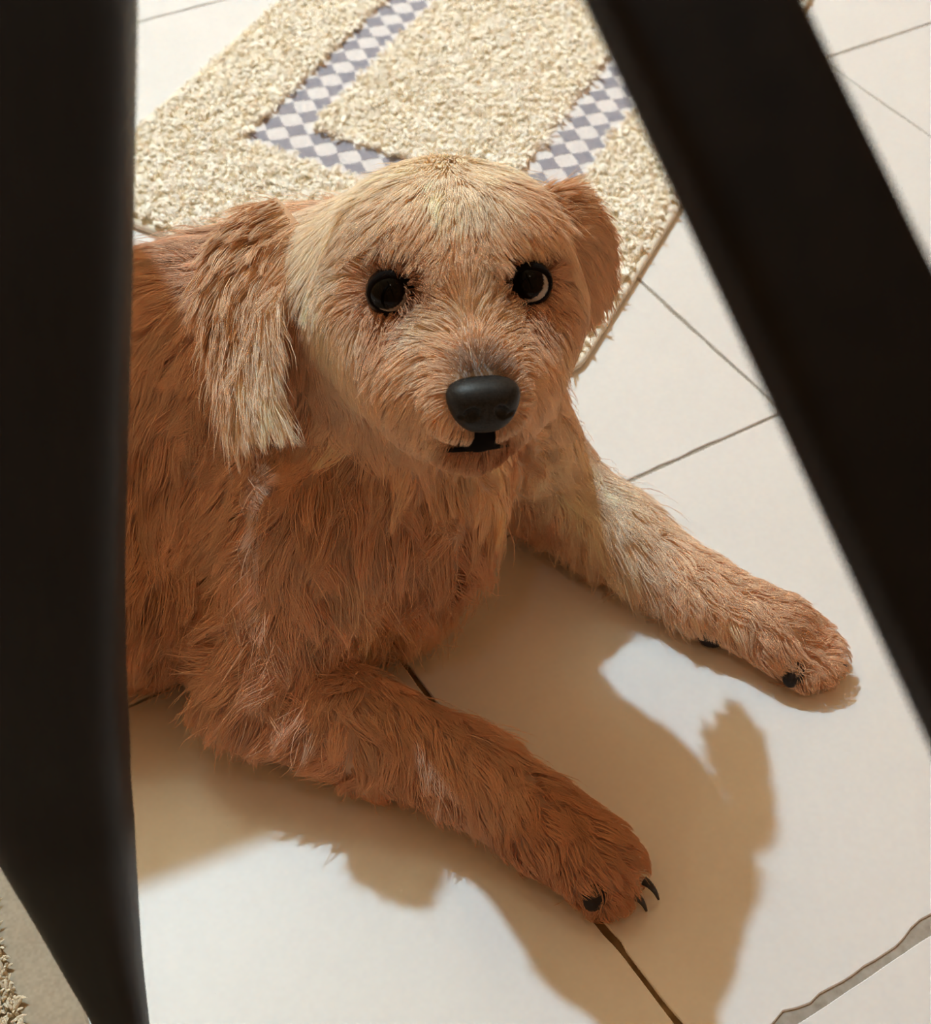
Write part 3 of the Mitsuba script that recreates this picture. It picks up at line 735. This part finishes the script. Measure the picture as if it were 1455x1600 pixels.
lip = [hd(-1.8, -6.25, 7.2), hd(-1.25, -5.95, 7.9), hd(-.65, -5.65, 8.5), hd(0, -5.55, 8.75), hd(.65, -5.65, 8.5), hd(1.25, -5.95, 7.9), hd(1.8, -6.25, 7.2)]
from scipy.interpolate import CubicSpline
lq = CubicSpline(np.linspace(0, 1, 7), np.array(lip))(np.linspace(0, 1, 30))
add('dog__lips', tube(lq, np.interp(np.linspace(0, 1, 30), [0, .25, .5, .75, 1], [.0005, .0013, .0018, .0013, .0005]), 12), 'm_black_skin', 60, label='dark lips under the nose')



def lump(key, c, r3, axes, mat, label=None):
    m = trimesh.creation.icosphere(3, 1.0)
    v = np.array(m.vertices) * np.asarray(r3)
    m = trimesh.Trimesh(np.asarray(c) + v @ np.asarray(axes), m.faces, process=False)
    add(key, m, mat, True, label=label)


lump('dog__philtrum', PHIL, [.0112, .0108, .0064], [HR, HU, HF], 'm_black_skin', 'black skin between nose and mouth')
for k, (c, r3, dr_) in enumerate(PADS):
    d = unit([*dr_, 0])
    lump('dog__paw_pad' + (f'_{k:03d}' if k else ''), c, r3, [d, np.cross([0, 0, 1], d), [0, 0, 1]], 'm_pad', 'dark paw pad')
for k, pts in enumerate(CLAWS):
    q = CubicSpline(np.linspace(0, 1, 3), np.array(pts))(np.linspace(0, 1, 9))
    add('dog__claw' + (f'_{k:03d}' if k else ''), tube(q, np.linspace(.0024, .0007, 9), 10), 'm_claw', 50, label='black claw')

# ---------------------------------------------------------------- low table just outside the frame: its top shades the dog's flank
tc = np.array([(-.226, .053), (-.328, -.005), (-.516, .326), (-.414, .384)])
add('side_table__top', prism(tc[::-1] if np.cross(tc[1] - tc[0], tc[2] - tc[1]) < 0 else tc, 0.45, 0.475, 0.003), 'm_wood')
m0 = tc.mean(0) + [-.045, .080]
add('side_table__column', tube([[*m0, .02], [*m0, .2], [*m0, .455]], [.03, .024, .03], 24), 'm_wood', 40)
add('side_table__foot', loft([[*m0, 0], [*m0, .012], [*m0, .03]], [[1, 0, 0]] * 3, [[0, 1, 0]] * 3, [.08, .08, .04], [.08, .08, .04], 32), 'm_wood', 30)
tag('side_table', 'dark low side table with a narrow oblong top on one column, left of the dog', 'side table')

# ---------------------------------------------------------------- dark furniture close to the camera
LEG = [([-0.080, -0.290, 0.750], .021), ([-0.1000, -0.288, 0.620], .022), ([-0.1158, -0.288, 0.5312], .0233), ([-0.1235, -0.2844, 0.4866], .0255), ([-0.1312, -0.2885, 0.4278], .027), ([-0.1409, -0.3077, 0.3411], .0295),
       ([-0.1449, -0.3218, 0.2935], .0304), ([-0.1468, -0.3369, 0.2407], .0307), ([-0.1462, -0.344, 0.2107], .0295), ([-0.1412, -0.3538, 0.1808], .0251),
       ([-0.136, -0.3628, 0.1518], .0202), ([-0.1304, -0.3726, 0.1193], .0151), ([-0.1242, -0.3829, 0.0848], .0105), ([-0.1213, -0.3916, 0.0423], .0085), ([-0.122, -0.3961, 0.0], .0085)]
lc, lr = np.array([p for p, _ in LEG]), np.array([r for _, r in LEG])
q = np.linspace(0, 1, 60)
from scipy.interpolate import PchipInterpolator
tt = np.linspace(0, 1, len(lc))
lc, lr = PchipInterpolator(tt, lc)(q), PchipInterpolator(tt, lr)(q)
ta = unit(np.gradient(lc, axis=0))
la = unit(R3 - (ta @ R3)[:, None] * ta)
add('chair_leg', loft(lc, la, np.cross(ta, la), lr, np.clip(lr * 0.8, .008, .02), 36, power=3.2), 'm_leg', 50, label='nearly black curved wooden chair leg along the left edge, tapering to the floor', category='chair leg')
B0, B1 = np.array([-0.148, -0.117, 0.76]), np.array([0.5466, -1.2076, 0.0])
bd = unit(B1 - B0)
ba = np.array([0.8765, 0.3374, 0.3177])
bc = B0 + (B1 - B0) * np.linspace(0, 1, 12)[:, None]
add('slanted_beam', loft(bc, np.tile(ba, (12, 1)), np.tile(np.cross(bd, ba), (12, 1)), np.linspace(.0158, .0166, 12), np.full(12, .012), 36, power=6.0), 'm_wood', 50,
    label='nearly black straight wooden beam slanting across the right side, out of focus', category='wooden beam')
